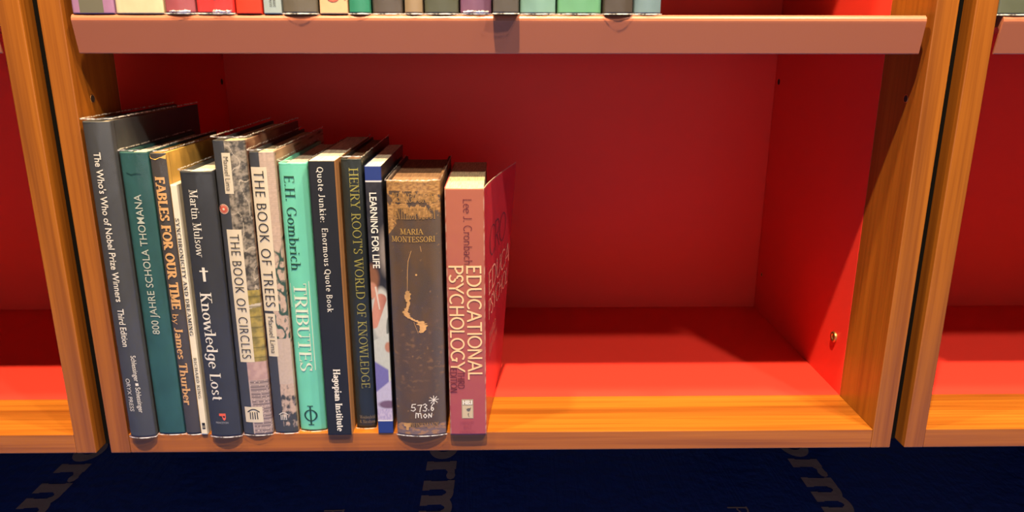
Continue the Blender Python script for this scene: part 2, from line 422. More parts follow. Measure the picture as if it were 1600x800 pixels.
    def prof_y(s, x):
        hw = (s.x1-s.x0)/2; u = min(1, abs(x)/hw); y = s.bulge*u*u
        if u > .9: y += .0008*((u-.9)/.1)**2
        return y
    def surf(s, x, z):
        """world x on the spine, world z -> local point + outward normal"""
        lx = x-s.ox; return (lx, s.prof_y(lx), z-s.oz, 0, -1)
    def side_surf(s, y, z):
        hw = (s.x1-s.x0)/2; lz = z-s.oz; ly = y-s.yf
        return (hw+(s.flare(ly, lz) if s.flare else 0), ly, lz, 1, 0)
    def text(s, name, data, z0, z1, x0, x1, material, mode='down', **k):
        if mode == 'down': return letter(s.root, name, data, mode, z0, z1, x0, x1, material, s.surf, **k)
        if mode == 'up': return letter(s.root, name, data, mode, z1, z0, x1, x0, material, s.surf, **k)
        return letter(s.root, name, data, 'flat', x0, x1, z1, z0, material, s.surf, **k)
    def patch(s, name, poly, material, lift=.00012, parent=None, label=None):
        """thin printed label lying on the spine, subdivided across its width; poly = (x0,x1,z0,z1)"""
        x0, x1, z0, z1 = poly; n = 6; V, F = [], []
        for j, z in enumerate((z0, z1)):
            for i in range(n+1):
                x = x0+(x1-x0)*i/n; p = s.surf(x, z); V.append((p[0], p[1]-lift, p[2]))
        for i in range(n): F.append((i, i+1, n+2+i, n+1+i))
        o = mesh_obj(name, V, F, material, parent or s.root)
        if label: o['label'] = label
        return o
    def poly(s, name, pts, material, lift=.0003, parent=None, label=None):
        V = []
        for x, z in pts: p = s.surf(x, z); V.append((p[0], p[1]-lift, p[2]))
        o = mesh_obj(name, V, [tuple(range(len(V)))], material, parent or s.root)
        if label: o['label'] = label
        return o
    def strokes(s, name, lines, wd, material, lift=.0003, parent=None, label=None):
        V, F = [], []
        for ln in lines:
            for (xa, za), (xb, zb_) in zip(ln[:-1], ln[1:]):
                dx, dz = xb-xa, zb_-za; l = math.hypot(dx, dz) or 1; nx, nz_ = -dz/l*wd/2, dx/l*wd/2; ex, ez = dx/l*wd*.35, dz/l*wd*.35
                n = len(V)
                for (x, z) in ((xa-ex+nx, za-ez+nz_), (xa-ex-nx, za-ez-nz_), (xb+ex-nx, zb_+ez-nz_), (xb+ex+nx, zb_+ez+nz_)):
                    p = s.surf(x, z); V.append((p[0], p[1]-lift, p[2]))
                F.append((n, n+1, n+2, n+3))
        o = mesh_obj(name, V, F, material, parent or s.root)
        if label: o['label'] = label
        return o
    def make_film(s, top):
        off = .0013; prof = []
        pr = s.profile; cx = 0; hw = (s.x1-s.x0)/2
        for (x, y) in pr:
            if abs(x) > hw-.0012: prof.append((math.copysign(hw+off*.4, x), y-(off if y < s.bulge+.0015 else 0)))
            else: prof.append((x*(hw+off*.4)/hw, y-off))
        fine = []
        for a, b in zip(prof[:-1], prof[1:]):
            k = max(1, int(math.hypot(b[0]-a[0], b[1]-a[1])/.0035))
            for i in range(k): fine.append((a[0]+(b[0]-a[0])*i/k, a[1]+(b[1]-a[1])*i/k))
        fine.append(prof[-1])
        sd = random.random()*50; n = len(fine)
        rows = [0.0, .0010, .004, s.h*.5, s.h-.003, s.h+top-.0012, s.h+top]
        V, F, mi = [], [], []
        for k, z in enumerate(rows):
            for (x, y) in fine:
                v = Vector((x*120+sd, y*120, z*30))
                w = noise.noise(v); a = {5: .0004, 6: .0009}.get(k, .0001)
                V.append((x+a*.3*w, y-abs(a*w), z+(noise.noise(v*1.7)*.0007 if k >= 5 else (abs(w)*.0004 if k == 1 else 0))))
        for k in range(len(rows)-1):
            for i in range(n-1):
                a = k*n+i; F.append((a, a+1, a+1+n, a+n)); mi.append(1 if k in (0, len(rows)-2) else 0)
        o = mesh_obj('plastic_sleeve', V, F, [M['film'], M['rim']], s.root, mi, smooth=True)
        o['label'] = 'clear plastic protective sleeve'

# ---------------------------------------------------------------- setting
W, TH, D1, DD, ZB, GAP = .80, .0200, .0792, .3735, .0210, .0149
HZ = 1.24
fl = box('floor', (-2.5, -3.5, -.19), (3.3, .62, -.153), M['floor'], bev=0); tag(fl, kind='structure')
wl = box('unseen_wall_back', (-2.5, .50, -.153), (3.3, .60, 2.6), M['wallp'], bev=0); tag(wl, kind='structure')  # unseen wall, added to keep the space under the cases dark
# blue sheet with creases
V, F = [], []; nx, ny = 220, 70
for j in range(ny+1):
    for i in range(nx+1):
        x = -1.0+2.8*i/nx; y = -.9+1.36*j/ny
        z = -.1515+.0012*noise.noise(Vector((x*14+y*2, y*1.6, 0)))+.0004*noise.noise(Vector((x*50, y*12, 3)))
        V.append((x, y, z))
for j in range(ny):
    for i in range(nx): a = j*(nx+1)+i; F.append((a, a+1, a+nx+2, a+nx+1))
tarp = mesh_obj('plastic_sheet', V, F, M['tarp'], None, smooth=True)
sol = tarp.modifiers.new('thickness', 'SOLIDIFY'); sol.thickness = .0006; sol.offset = -1
tag(tarp, 'creased dark blue plastic sheet spread on the floor under the bookcases', 'plastic sheet')
def tarp_text(data, xb, xt, y0, y1):
    V, F, _ = data; bm = bmesh.new()
    xa = min(v[0] for v in V); xe = max(v[0] for v in V)
    vs = [bm.verts.new((xb+v[1]*(xt-xb), y0+(v[0]-xa)/(xe-xa)*(y1-y0), 0)) for v in V]
    for f in F:
        try: bm.faces.new([vs[i] for i in f])
        except ValueError: pass
    bmesh.ops.subdivide_edges(bm, edges=list(bm.edges), cuts=3, use_grid_fill=True)
    for v in bm.verts:
        x, y = v.co.x, v.co.y
        v.co.z = -.1509+.0012*noise.noise(Vector((x*14+y*2, y*1.6, 0)))+.0004*noise.noise(Vector((x*50, y*12, 3)))
    me = bpy.data.meshes.new('printed_lettering'); bm.to_mesh(me); bm.free(); me.materials.append(M['tarp_print'])
    o = link(bpy.data.objects.new('printed_lettering', me), tarp); o['label'] = 'pale grey printed lettering'
for k in (-1, 0, 1):
    ox = k*.4985+.2958
    tarp_text(pen_text('orm', .19, .15, True, .055, .03), ox, ox+.0405/.66, .292, .094)
    tarp_text(pen_text('P', .09, .09, False), ox-.1165, ox-.1165+.025, .1195, .1035)

# ---------------------------------------------------------------- bookcase
def lathe_ring(name, cx, cy, cz, r0, r1, th, axis_sign, m, parent):
    V, F = [], []; n = 24
    for i in range(n):
        a = 2*math.pi*i/n; c, s_ = math.cos(a), math.sin(a)
        for r, d in ((r1, 0), (r1, th*.6), (r1*.85+r0*.15, th), (r0, th*.8), (r0, 0)): V.append((cx+axis_sign*d, cy+r*c, cz+r*s_))
    for i in range(n):
        j = (i+1) % n
        for k in range(4): F.append((i*5+k, j*5+k, j*5+k+1, i*5+k+1))
    return mesh_obj(name, V, F, m, parent, smooth=True)
def disc(name, cx, cy, cz, r, th, sign, m, parent):
    V, F = [], []; n = 20
    for d in (0, th):
        for i in range(n): a = 2*math.pi*i/n; V.append((cx+sign*d, cy+r*math.cos(a), cz+r*math.sin(a)))
    F = [tuple(range(n)), tuple(range(2*n-1, n-1, -1))]+[(i, (i+1) % n, n+(i+1) % n, n+i) for i in range(n)]
    return mesh_obj(name, V, F, m, parent)
ZL = .4003
def make_bookcase():
    r = empty('bookcase', (0, 0, 0))
    for s in (0, 1):
        xa = s*(W-TH)
        box('upright_post', (xa, 0, 0), (xa+TH, D1, HZ), M['wood_v'], r, .0010, None)
        p = box('side_panel', (xa, D1+.0001, 0), (xa+TH, DD+.012, HZ), M['red'], r, .0004); p['label'] = 'red side panel'
    box('bottom_board', (TH+.0001, 0.0003, 0), (W-TH-.0001, D1, ZB), M['wood_h'], r, .0009)
    p = box('bottom_panel', (TH+.0001, D1+.0001, 0), (W-TH-.0001, DD, ZB), M['red'], r, .0003); p['label'] = 'red bottom panel'
    p = box('back_panel', (TH+.0001, DD, 0), (W-TH-.0001, DD+.012, HZ), M['red'], r, .0003); p['label'] = 'red back panel'
    for zt in (.4262, .8320):
        # shelf: folded steel, rounded nose, lip that slopes back under
        prof = [(DD-.002, zt), (.0042, zt), (.0026, zt-.0004), (.0012, zt-.0014), (.0003, zt-.0030), (.0000, zt-.0050), (.0003, zt-.0066),
                (.0060, zt-.0323), (.0066, zt-.0330), (.0076, zt-.0326), (.0036, zt-.0122), (.006, zt-.0100), (DD-.002, zt-.010)]
        xl, xr = .0264, .7738; n = len(prof); V, F = [], []
        for x, q in ((xl, 1), (xr, -1)):
            for (y, z) in prof:
                V.append((x+q*(.0004 if y < .003 else .0), y, z))
        F = [(i, (i+1) % n, n+(i+1) % n, n+i) for i in range(n)]+[tuple(range(n-1, -1, -1)), tuple(range(n, 2*n))]
        sh = mesh_obj('shelf', V, F, M['lip'], r); sh['label'] = 'salmon pink steel shelf with a folded front lip'
    # shelf pin holes
    for zc in (.3525, .7583):
        for s, x in ((1, TH), (-1, W-TH)):
            for yc, mm in ((.0285, 'brass'), (.360, 'hole')):
                h = lathe_ring('pin_hole', x-s*.0004, yc, zc, .0030, .0040, .0007, s, M[mm], r)
                disc('hole_core', x-s*.0004, yc, zc, .0032, .0006, s, M['hole'], h)
    for s, x in ((1, TH), (-1, W-TH)):
        b = lathe_ring('shelf_bolt', x-s*.0005, .1075, .0797, .0028, .0062, .0032, s, M['brass'], r); b['label'] = 'brass ringed bolt'
        disc('bolt_core', x-s*.0005, .1075, .0797, .0032, .0022, s, M['brass'], b)
        h = lathe_ring('pin_hole', x-s*.0004, .3545, .0774, .0018, .0030, .0008, s, M['brass'], r)
        disc('hole_core', x-s*.0004, .3545, .0774, .002, .0006, s, M['hole'], h)
    # feet well back under the case
    for x in (.03, W-.07):
        for y in (.30, ): box('foot', (x, y, -.151), (x+.04, y+.06, 0), M['black'], r, .001)
    box('foot', (W/2-.02, .30, -.151), (W/2+.02, .36, 0), M['black'], r, .001)
    return r
bc = make_bookcase()
GRP = 'wooden bookcases with red interiors standing side by side'
tag(bc, 'middle bookcase with red interior, holding the row of thirteen books on its bottom board', 'bookcase', GRP)
b2 = copy_tree(bc); b2.location.x = -(W+GAP); tag(b2, 'bookcase cut off by the left edge of the photo, with an empty red bottom compartment', 'bookcase', GRP)
b3 = copy_tree(bc); b3.location.x = W+GAP; tag(b3, 'bookcase cut off by the right edge of the photo, with an empty red bottom compartment', 'bookcase', GRP)
for x0, lab in ((-GAP, 'dark spacer strip in the gap left of the middle bookcase'), (W, 'dark spacer strip in the gap right of the middle bookcase')):
    s_ = box('spacer_strip', (x0+.0002, .0185, .0002), (x0+GAP-.0002, .30, HZ-.01), M['black'], None, .0003)
    tag(s_, lab, 'spacer strip', 'dark spacer strips between the bookcases')

# ---------------------------------------------------------------- bottom row of books
cream = ink('cream_label', (.62, .56, .45)); blackink = ink('black', (.02, .02, .022)); white = ink('white', (.70, .68, .63))
slate = (.050, .055, .066)
def fbm(x, y, z=0, o=4):
    v = 0; a = 1
    for i in range(o): v += a*noise.noise(Vector((x, y, z+i*7.3))); x *= 2; y *= 2; a *= .5
    return v
def mix(a, b, t): t = max(0, min(1, t)); return tuple(p+(q-p)*t for p, q in zip(a, b))

b = Book(.0243, .0502, -.0068, .3140, .20, bulge=.0034, mat=mat_cover('slate_jacket', (.054, .058, .065)), film=True, pages='pages',
         label='tallest book in the bottom row, slate grey, standing against the left post')
b.text('title_lettering', sans_text("The Who's Who of Nobel Prize Winners", .012), .3077, .1654, .0322, .0384, white)
b.text('edition_lettering', sans_text('Third Edition', .012), .1583, .1195, .0320, .0380, white)
b.text('author_lettering', sans_text('Schlessinger    Schlessinger', .004), .1101, .0490, .0382, .0426, white)
b.patch('author_lettering', (.0386, .0414, .0808, .0780), white)
b.text('publisher_lettering', sans_text('ORYX PRESS', .0), .0857, .0504, .0293, .0336, white)

b = Book(.0508, .0776, -.0005, .2858, .17, bulge=.0016, mat=mat_cover('teal_cloth', (.022, .088, .092), .5, .15, mottle=.2), film=True, filmtop=.0025,
         pages='pages_white', label='dark teal book with pale lettering reading upwards, right of the tallest slate book')
b.text('title_lettering', sans_text('800 JAHRE SCHOLA THOMANA', .004, 1.03), .2679, .1300, .0597, .0664, ink('silver', (.42, .47, .42)), mode='up')
b.strokes('tear', [[(.0560, .2880), (.0600, .2862), (.0640, .2874), (.0690, .2868)]], .0008, ink('tear', (.01, .05, .055)))

b = Book(.0784, .0940, -.0008, .2850, .15, bulge=.0016, mat=mat_cover('charcoal_jacket', (.058, .052, .050)), side=mat_cover('ochre_paper', (.60, .36, .08), .6, .1, mottle=.25),
         film=True, filmtop=.003, pages='pages', label='charcoal book lettered in worn tan block capitals, between dark teal book and thin white one')
tan = ink('tan', (.62, .36, .15))
b.text('title_lettering', pen_text('FABLES FOR OUR TIME', .24, .12, True, .10, .03), .2845, .1552, .0812, .0900, tan)
b.text('by_lettering', pen_text('by', .12, .07, True, .05), .1506, .1400, .0806, .0866, tan)
b.text('author_lettering', pen_text('James Thurber', .20, .09, True, .08), .1367, .0539, .0806, .0888, tan)
b.poly('worn_edge', [(.0785, .3045), (.0935, .3045), (.0930, .3005), (.0880, .3018), (.0840, .2998), (.0790, .3012)], ink('ochre_wear', (.60, .38, .10)))

b = Book(.0942, .1010, -.0015, .2560, .14, bulge=.0002, hard=False, mat=mat_cover('white_paperback', (.72, .66, .54), .5), pages='pages_white',
         label='thin white paperback squeezed between the charcoal block lettered book and the navy slate one')
b.text('title_lettering', pen_text('SYNCHRONICITY AND DREAMING', .15, .08, True, .08, .14), .2455, .1290, .0955, .0990, blackink)
b.text('author_lettering', pen_text('RICHARD KING', .13, .08, True, .08, .14), .1053, .0617, .0962, .0990, blackink)
b.patch('publisher_mark', (.0964, .0994, .0275, .0345), blackink)
b.strokes('publisher_mark', [[(.0968, .0310), (.0990, .0310)], [(.0968, .0295), (.0990, .0295)]], .0005, cream)

b = Book(.1052, .1360, -.0064, .2690, .165, bulge=.0030, mat=mat_cover('navy_slate_jacket', (.033, .036, .043)), film=True, filmtop=.0022, pages='pages_white',
         label='navy slate book titled in large white serif letters below a small dagger mark')
b.text('author_lettering', pen_text('Martin Mulsow', .13, .05), .2737, .2092, .1130, .1208, white)
b.text('dagger_mark', pen_text('+', .12, .11, False), .1992, .1868, .1140, .1222, white, mode='flat')
b.text('title_lettering', pen_text('Knowledge Lost', .15, .05), .1744, .0615, .1118, .1228, white)
b.text('publisher_mark', pen_text('P', .22, .12, False), .0474, .0396, .1168, .1232, ink('coral', (.65, .11, .06)))
b.text('publisher_lettering', sans_text('PRINCETON'), .0382, .0360, .1126, .1250, ink('faint_grey', (.35, .35, .37)), mode='flat')

def paint_circles(reg, u, v, y):
    n1 = fbm(u*5, v*45, 1); n2 = fbm(u*14+3, v*130, 5)
    if reg == 'L': return slate
    if reg == 'R': 
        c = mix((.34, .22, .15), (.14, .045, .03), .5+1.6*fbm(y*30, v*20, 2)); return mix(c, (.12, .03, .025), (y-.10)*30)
    if u < .37-.0: return mix(slate, (.05, .055, .07), .5+n1)
    if v > .52:
        g = mix((.05, .047, .042), (.34, .30, .25), .42+.9*n1+.55*n2)
        return g if abs(fbm(u*2+9, v*9, 8, 2)) > .025 else (.46, .41, .34)
    if v > .27:
        c = mix((.42, .33, .08), (.20, .17, .05), .5+1.0*n1)
        arc = abs(((u-1.0)*.55)**2+((v-.36)*6)**2-.42)
        if arc < .05: c = (.55, .50, .42)
        if (int(v*170) % 6 == 0): c = mix(c, (.1, .09, .03), .6)
        return mix(c, (.60, .50, .42), 1 if (.62-u)*.55+(.33-v)*1.6 > .10 else 0)
    if v > .205: return mix((.52, .36, .34), (.42, .28, .28), .5+n1)
    line = (v*h_c/.0016) % 1
    c = (.50, .40, .38)
    if line < .52 and fbm(u*26, int(v*h_c/.0016)*3.1, 2) > -.35 and u > .42: c = (.12, .09, .10)
    return c
h_c = .2965
b = Book(.1366, .1668, -.0030, h_c, .185, bulge=.0028, mat=mat_attr('printed_jacket_circles'), film=True, filmtop=.004, paint=paint_circles, nv=480, nu=44,
         label='tall grey book with a red sunburst dot above its cream THE BOOK OF CIRCLES strip')
l1 = b.patch('author_label', (.1448, .1528, .2688, .3065), cream); b.text('author_lettering', sans_text('Manuel Lima', -.008), .3030, .2717, .1462, .1508, blackink, parent=l1, lift=.0005)
l2 = b.patch('title_label', (.1420, .1560, .1010, .2349), cream); b.text('title_lettering', sans_text('THE BOOK OF CIRCLES', -.011, 1.14), .2305, .1051, .1444, .1534, blackink, parent=l2, lift=.0005)
l3 = b.patch('publisher_label', (.1410, .1588, .0354, .0524), cream)
def temple(b, cx, zt, s, parent, m):
    arc = [(cx-s*.5+s*i/8, zt-s*.28+s*.26*math.sin(math.pi*i/8)) for i in range(9)]
    b.strokes('publisher_mark', [arc]+[[(cx+s*q, zt-s*.32), (cx+s*q*1.05, zt-s*.95)] for q in (-.3, -.1, .1, .3)], s*.085, m, parent=parent)
temple(b, .1499, .0502, .0115, l3, blackink)
def ring_poly(b, name, cx, cz, r, m, lift, n=24, parent=None): return b.poly(name, [(cx+r*math.cos(2*math.pi*i/n), cz+r*math.sin(2*math.pi*i/n)) for i in range(n)], m, lift, parent)
d = ring_poly(b, 'sunburst_dot', .1415, .2543, .0048, cream, .0002)
b.strokes('sunburst_rays', [[(.1415+.0022*math.cos(a), .2543+.0022*math.sin(a)), (.1415+.0042*math.cos(a), .2543+.0042*math.sin(a))] for a in [math.pi*2*k/16 for k in range(16)]], .0008, ink('coral_red', (.62, .12, .08)), lift=.0004, parent=d)
ring_poly(b, 'sunburst_centre', .1415, .2543, .0024, ink('coral_red', None), .0005, parent=d); ring_poly(b, 'sunburst_centre', .1415, .2543, .0012, cream, .0006, parent=d)

def paint_trees(reg, u, v, y):
    n1 = fbm(u*5+20, v*40, 1); n2 = fbm(u*12+3, v*110, 5)
    if reg == 'L': return slate
    if reg == 'R':
        c = mix((.50, .34, .24), (.36, .22, .15), .5+fbm(y*20, v*10)); return mix(c, (.03, .03, .02), 3*(fbm(y*60+4, v*50, 6)-.32))
    if u < .42: return mix(slate, (.05, .055, .07), .5+n1) if v > .04 else slate
    paper = mix((.56, .43, .36), (.46, .36, .31), .5+n2)
    if v > .70: return mix(paper, (.46, .36, .30), 1 if int(v*600) % 4 == 0 else 0)
    if v > .36:
        d = abs(fbm(u*2.2+2, v*16, 3, 2))
        leaf = (.035, .085, .070)
        t = max(0, (.15-d))*18 + (.7 if n1 > .34 else 0)
        if v > .62: t *= (.70-v)*12
        return mix(paper, leaf, t)
    if v > .19: return mix(paper, (.50, .45, .42), .5)
    return mix(paper, (.05, .055, .055), 2.2*(n1+.62-(v*5.2)))
b = Book(.1676, .1914, .0003, .2858, .195, bulge=.0020, mat=mat_attr('printed_jacket_trees'), film=True, filmtop=.003, paint=paint_trees, nv=440, nu=40,
         label='book with green foliage print, cream THE BOOK OF TREES strip, left of mint book')
l1 = b.patch('title_label', (.1688, .1834, .1530, .2930), cream); b.text('title_lettering', sans_text('THE BOOK OF TREES', -.011, 1.14), .2895, .1575, .1710, .1806, blackink, parent=l1, lift=.0005)
l2 = b.patch('author_label', (.1692, .1790, .1054, .1503), cream); b.text('author_lettering', sans_text('Manuel Lima', -.008), .1470, .1088, .1718, .1770, blackink, parent=l2, lift=.0005)
temple(b, .1785, .0446, .0085, None, white)

b = Book(.1922, .2196, .0043, .2750, .165, bulge=.0030, mat=mat_cover('mint_jacket', (.15, .60, .46), .4, .3, mottle=.06), film=True, filmtop=.003, pages='pages_white',
         label='bright mint green book with the white title TRIBUTES between thin rules')
mintdark = ink('dark_green', (.015, .06, .04))
b.text('author_lettering', pen_text('E.H. Gombrich', .12, .045), .2840, .1923, .1972, .2068, mintdark)
b.text('title_lettering', pen_text('TRIBUTES', .14, .045, track=.0), .1794, .0875, .1978, .2102, ink('pale_mint', (.62, .74, .62)))
b.strokes('rule', [[(.2128, .1814), (.2128, .0889)]], .0006, ink('pale_mint', None)); b.strokes('rule', [[(.1945, .1795), (.1945, .1553)]], .0005, ink('pale_mint', None))
b.text('publisher_mark', pen_text('@', .10, .05), .0480, .0300, .1978, .2115, mintdark, mode='flat')

b = Book(.2222, .2472, -.0040, .2783, .185, bulge=.0002, hard=False, mat=mat_cover('navy_paperback', (.0145, .0155, .019), .35, .3), side=mat_cover('tan_front_cover', (.42, .20, .075), .45, .2),
         pages='pages_white', label='near black navy paperback with HAGOPIAN INSTITUTE lettered in bold at its foot'.replace('HAGOPIAN INSTITUTE', 'Hagopian Institute'))
b.text('title_lettering', pen_text('Quote Junkie:', .13, .07, True, .08, .12), .2937, .2422, .2305, .2362, white)
b.text('subtitle_lettering', pen_text('Enormous Quote Book', .13, .07, True, .08, .12), .2361, .1531, .2312, .2368, white)
b.text('publisher_lettering', pen_text('Hagopian Institute', .22, .09, True, .09, .05), .0935, .0253, .2324, .2392, white)

b = Book(.2488, .2692, .0096, .2780, .175, bulge=.0018, mat=mat_cover('black_green_jacket', (.018, .024, .022), .4), film=True, filmtop=.003, pages='pages_brown',
         label='blackish book with one long olive gold serif title, set back from its neighbours')
gold = ink('olive_gold', (.34, .32, .07))
b.text('title_lettering', pen_text("HENRY ROOT'S WORLD OF KNOWLEDGE", .11, .05), .2908, .0665, .2568, .2652, gold)
dim = ink('dim_tan', (.25, .19, .10))
b.text('publisher_lettering', pen_text('Weidenfeld', .13, .07), .0358, .0322, .2528, .2685, dim, mode='flat')
b.text('publisher_lettering', pen_text('& Nicolson', .13, .07), .0308, .0272, .2528, .2685, dim, mode='flat')

def paint_learn(reg, u, v, y):
    blue = (.022, .045, .22)
    if reg == 'R': return (.02, .02, .025)
    if reg == 'L': return blue
    if v > .952 or v < .050: return blue
    if v > .946 or v < .056: return (.7, .7, .72)
    n = fbm(u*3, v*24, 2)
    n = fbm(u*3, v*24, 2); n2 = fbm(u*9, v*70, 4)
    def el(cu, cv, ru, rv, soft=.15): # soft ellipse mask
        d = math.hypot((u-cu)/ru, (v-cv)/rv); return max(0, min(1, (1-d)/soft+.5))
    c = mix((.018, .018, .024), (.034, .033, .042), .5+n)
    c = mix(c, (.30, .26, .24), el(1.05, .70, .40, .075, .8)*.8)
    c = mix(c, (.34, .37, .37), 1 if v < .545+.02*n else 0)                      # grey backdrop
    c = mix(c, (.50, .52, .51), el(.62, .47, .62, .10, .2))                       # white vest
    c = mix(c, (.22, .095, .050), el(.12, .605, .42, .050, .5))                   # hair
    c = mix(c, (.50, .24, .17), el(.10, .560, .34, .030, .3))
    X, Z = u*16, v*272.8
    def cap(ax, az, bx, bz, r0, r1): # rounded limb, in millimetres
        t = max(0, min(1, ((X-ax)*(bx-ax)+(Z-az)*(bz-az))/((bx-ax)**2+(bz-az)**2)))
        return max(0, min(1, (r0+(r1-r0)*t-math.hypot(X-ax-(bx-ax)*t, Z-az-(bz-az)*t))*1.2+.5))
    c = mix(c, mix((.54, .25, .19), (.34, .13, .10), (X-6)/9), cap(9.5, 144, 1.5, 118, 5.6, 4.2))
    c = mix(c, (.62, .64, .62), cap(5.2, 156, 8.0, 134, .7, .5)*.9)
    c = mix(c, (.15, .17, .16), el(1.0, .40, .16, .06))
    c = mix(c, (.48, .52, .52), 1 if v < .385+.03*(u-.5) else 0)
    c = mix(c, (.42, .20, .14), el(.92, .345, .22, .020, .4))
    c = mix(c, (.16, .15, .42), max(0, min(1, ((.275-.04*(u-.5))-v)*120)) if u < .86 else 0)
    c = mix(c, (.46, .45, .66), max(0, min(1, ((.195+.05*(u-.5))-v)*140)))
    c = mix(c, (.16, .10, .18), el(.75, .118, .60, .016, .4))
    if v < .10: c = mix((.36, .32, .56), (.52, .47, .68), .5+1.5*n2)
    return mix(c, tuple(k*.93 for k in c), .5+n2)
b = Book(.2726, .2886, -.0008, .2728, .155, bulge=.0002, hard=False, mat=mat_attr('photo_printed_paperback', .32, .3), paint=paint_learn, nv=400, nu=28, pages='pages_white',
         label='slim paperback with blue bands and a photo of a bare arm and white vest')
b.text('title_lettering', sans_text('LEARNING FOR LIFE', .016), .2693, .1963, .2766, .2828, white)

wear = []
def paint_mont(reg, u, v, y):
    cloth = mix((.115, .066, .036), (.080, .056, .047), .5+.9*fbm(u*4+2, v*9, 3)+.3*fbm(u*30, v*150, 6))
    wv = .82+.36*((int(u*90)+int(v*420)) % 2)*.5
    cloth = tuple(k*wv for k in cloth)
    cloth = mix(cloth, (.13, .105, .095), max(0, min(.5, (abs(u-.45)-.30)*3)))
    if reg == 'R': return mix((.12, .055, .03), (.30, .16, .07), 1.5*(fbm(y*30, v*14)))
    if reg == 'L': return cloth
    tanw = mix((.52, .29, .10), (.22, .11, .045), .42+.8*fbm(u*16, v*150, 7)+.3*fbm(u*60, v*300, 1))
    n = fbm(u*5+7, v*24+1, 4, 5)+.15*fbm(u*40, v*180, 2, 2)
    w = 0
    edge = .905+.05*fbm(u*3, 0, 2)-.02
    if v > .955: w = 1
    elif v > .87: w = 1 if n > (.955-v)*3.0-.20-.35*abs(u-.5) else 0
    if u < .28 and v > .80+.25*u and n > -.25: w = 1
    if v > .84 and u < .62 and n < -.02 and v < .965: w = 0
    if v > .78 and u > .55 and v < .86: w = 0
    if w: return tanw
    if v < .045+.018*fbm(u*4, 1): return mix((.14, .11, .14), (.34, .19, .11), 1.2 if fbm(u*7, v*90, 9) > .1 else .2)
    if fbm(u*14, v*70, 12) > .80: return mix(cloth, (.34, .19, .08), .6)
    if .18 < v < .48: return mix(cloth, (.24, .13, .055), max(0, min(.7, (fbm(u*9+1, v*75, 15)+.25*fbm(u*3, v*12, 2)-.22)*1.6*(1-abs(v-.33)*5))))
    return cloth
b = Book(.2922, .3424, -.0070, .2600, .160, bulge=.0048, mat=mat_attr('worn_brown_cloth', .7, .05, True), film=True, filmtop=.0015, paint=paint_mont, nv=430, nu=84, pages='pages_brown',
         label='thick worn brown cloth book, frayed tan at top, handwritten number at its foot')
dull = ink('worn_gold', (.30, .17, .055)); gilt = ink('gilt', (.42, .26, .07))
b.text('title_lettering', pen_text('PEDAGOGICAL', .15, .06), .2700, .2610, .2975, .3385, dull, mode='flat')
b.text('title_lettering', pen_text('ANTHROPOLOGY', .15, .06), .2562, .2452, .2975, .3385, dull, mode='flat')
b.text('author_lettering', pen_text('MARIA', .13, .06), .2362, .2308, .3040, .3262, gilt, mode='flat')
b.text('author_lettering', pen_text('MONTESSORI', .13, .06), .2288, .2234, .2955, .3365, gilt, mode='flat')
b.text('publisher_lettering', pen_text('HEINEMANN', .15, .06), .0358, .0310, .3060, .3350, dull, mode='flat')
chalk = ink('chalk', (.74, .72, .68))
def hw(pts, x, z, s, sx=None): return [(x+p[0]*(sx or s), z+p[1]*s) for p in pts]
five = [(.75, 1), (.25, .95), (.15, .5), (.55, .55), (.7, .25), (.4, 0), (.05, .1)]
seven = [(.05, .9), (.7, .95), (.45, .45), (.35, -.1)]
nine = [(.1, .85), (.4, 1), (.65, .8), (.3, .55), (.65, .35), (.45, .0), (.05, .1)]
six = [(.6, 1), (.25, .6), (.15, .2), (.4, 0), (.65, .2), (.5, .45), (.2, .3)]
em = [(0, 0), (.08, .9), (.35, .8), (.42, .1), (.46, .8), (.8, .85), (.9, 0)]
oo = [(.4, .8), (.1, .4), (.4, 0), (.7, .4), (.4, .8)]
en = [(.05, 0), (.1, .8), (.5, .1), (.6, .85)]
zt, s = .0488, .0080
b.strokes('handwritten_number', [hw(five, .3075, zt, s*.95, .0070), hw(seven, .3143, zt, s*.9, .0065), hw(nine, .3195, zt, s, .0065), [(.3251, .0498), (.3256, .0498)], hw(six, .3270, zt, s, .0052)], .0008, chalk)
b.strokes('handwritten_letters', [hw(em, .3122, .0412, .0062, .0066), hw(oo, .3195, .0412, .0058), hw(en, .3248, .0412, .0060)], .0008, chalk)
b.strokes('handwritten_star', [[(.3308+.0046*math.cos(a), .0605+.0044*math.sin(a)), (.3308-.0046*math.cos(a), .0605-.0044*math.sin(a))] for a in (.1, .9, 1.6, 2.4)], .0007, chalk)
# torn streak in the cloth
def blob(pts, wds, name, m, lift=.00035):
    V, F = [], []
    rr = random.Random(3)
    fine = []
    for (p, q), (w0, w1) in zip(zip(pts[:-1], pts[1:]), zip(wds[:-1], wds[1:])):
        for i in range(6): t = i/6; fine.append((p[0]+(q[0]-p[0])*t, p[1]+(q[1]-p[1])*t, w0+(w1-w0)*t))
    for x, z, w_ in fine:
        for sg in (-1, 1):
            q = b.surf(x+sg*w_*(.55+1.2*rr.random()), z+rr.uniform(-.0006, .0006)); V.append((q[0], q[1]-lift, q[2]))
    for i in range(len(fine)-1): F.append((2*i, 2*i+1, 2*i+3, 2*i+2))
    return mesh_obj(name, V, F, m, b.root)
torn = mat_cover('torn_tan_cloth', (.55, .32, .13), .9, 0, True, .35)
tz = lambda px, py: (.2922+(px-601-(py-275)*.054)*.000556, .2846-(py-278)*.000652)
def tpt(L_): return [tz(*q) for q in L_]
blob(tpt([(641, 446), (640, 458), (643, 464), (640, 472), (637, 478), (640, 484), (646, 488), (656, 492), (664, 494), (668, 500), (665, 513)]), [.0020, .0021, .0010, .0012, .0020, .0026, .0016, .0014, .0030, .0036, .0014], 'torn_streak', torn)
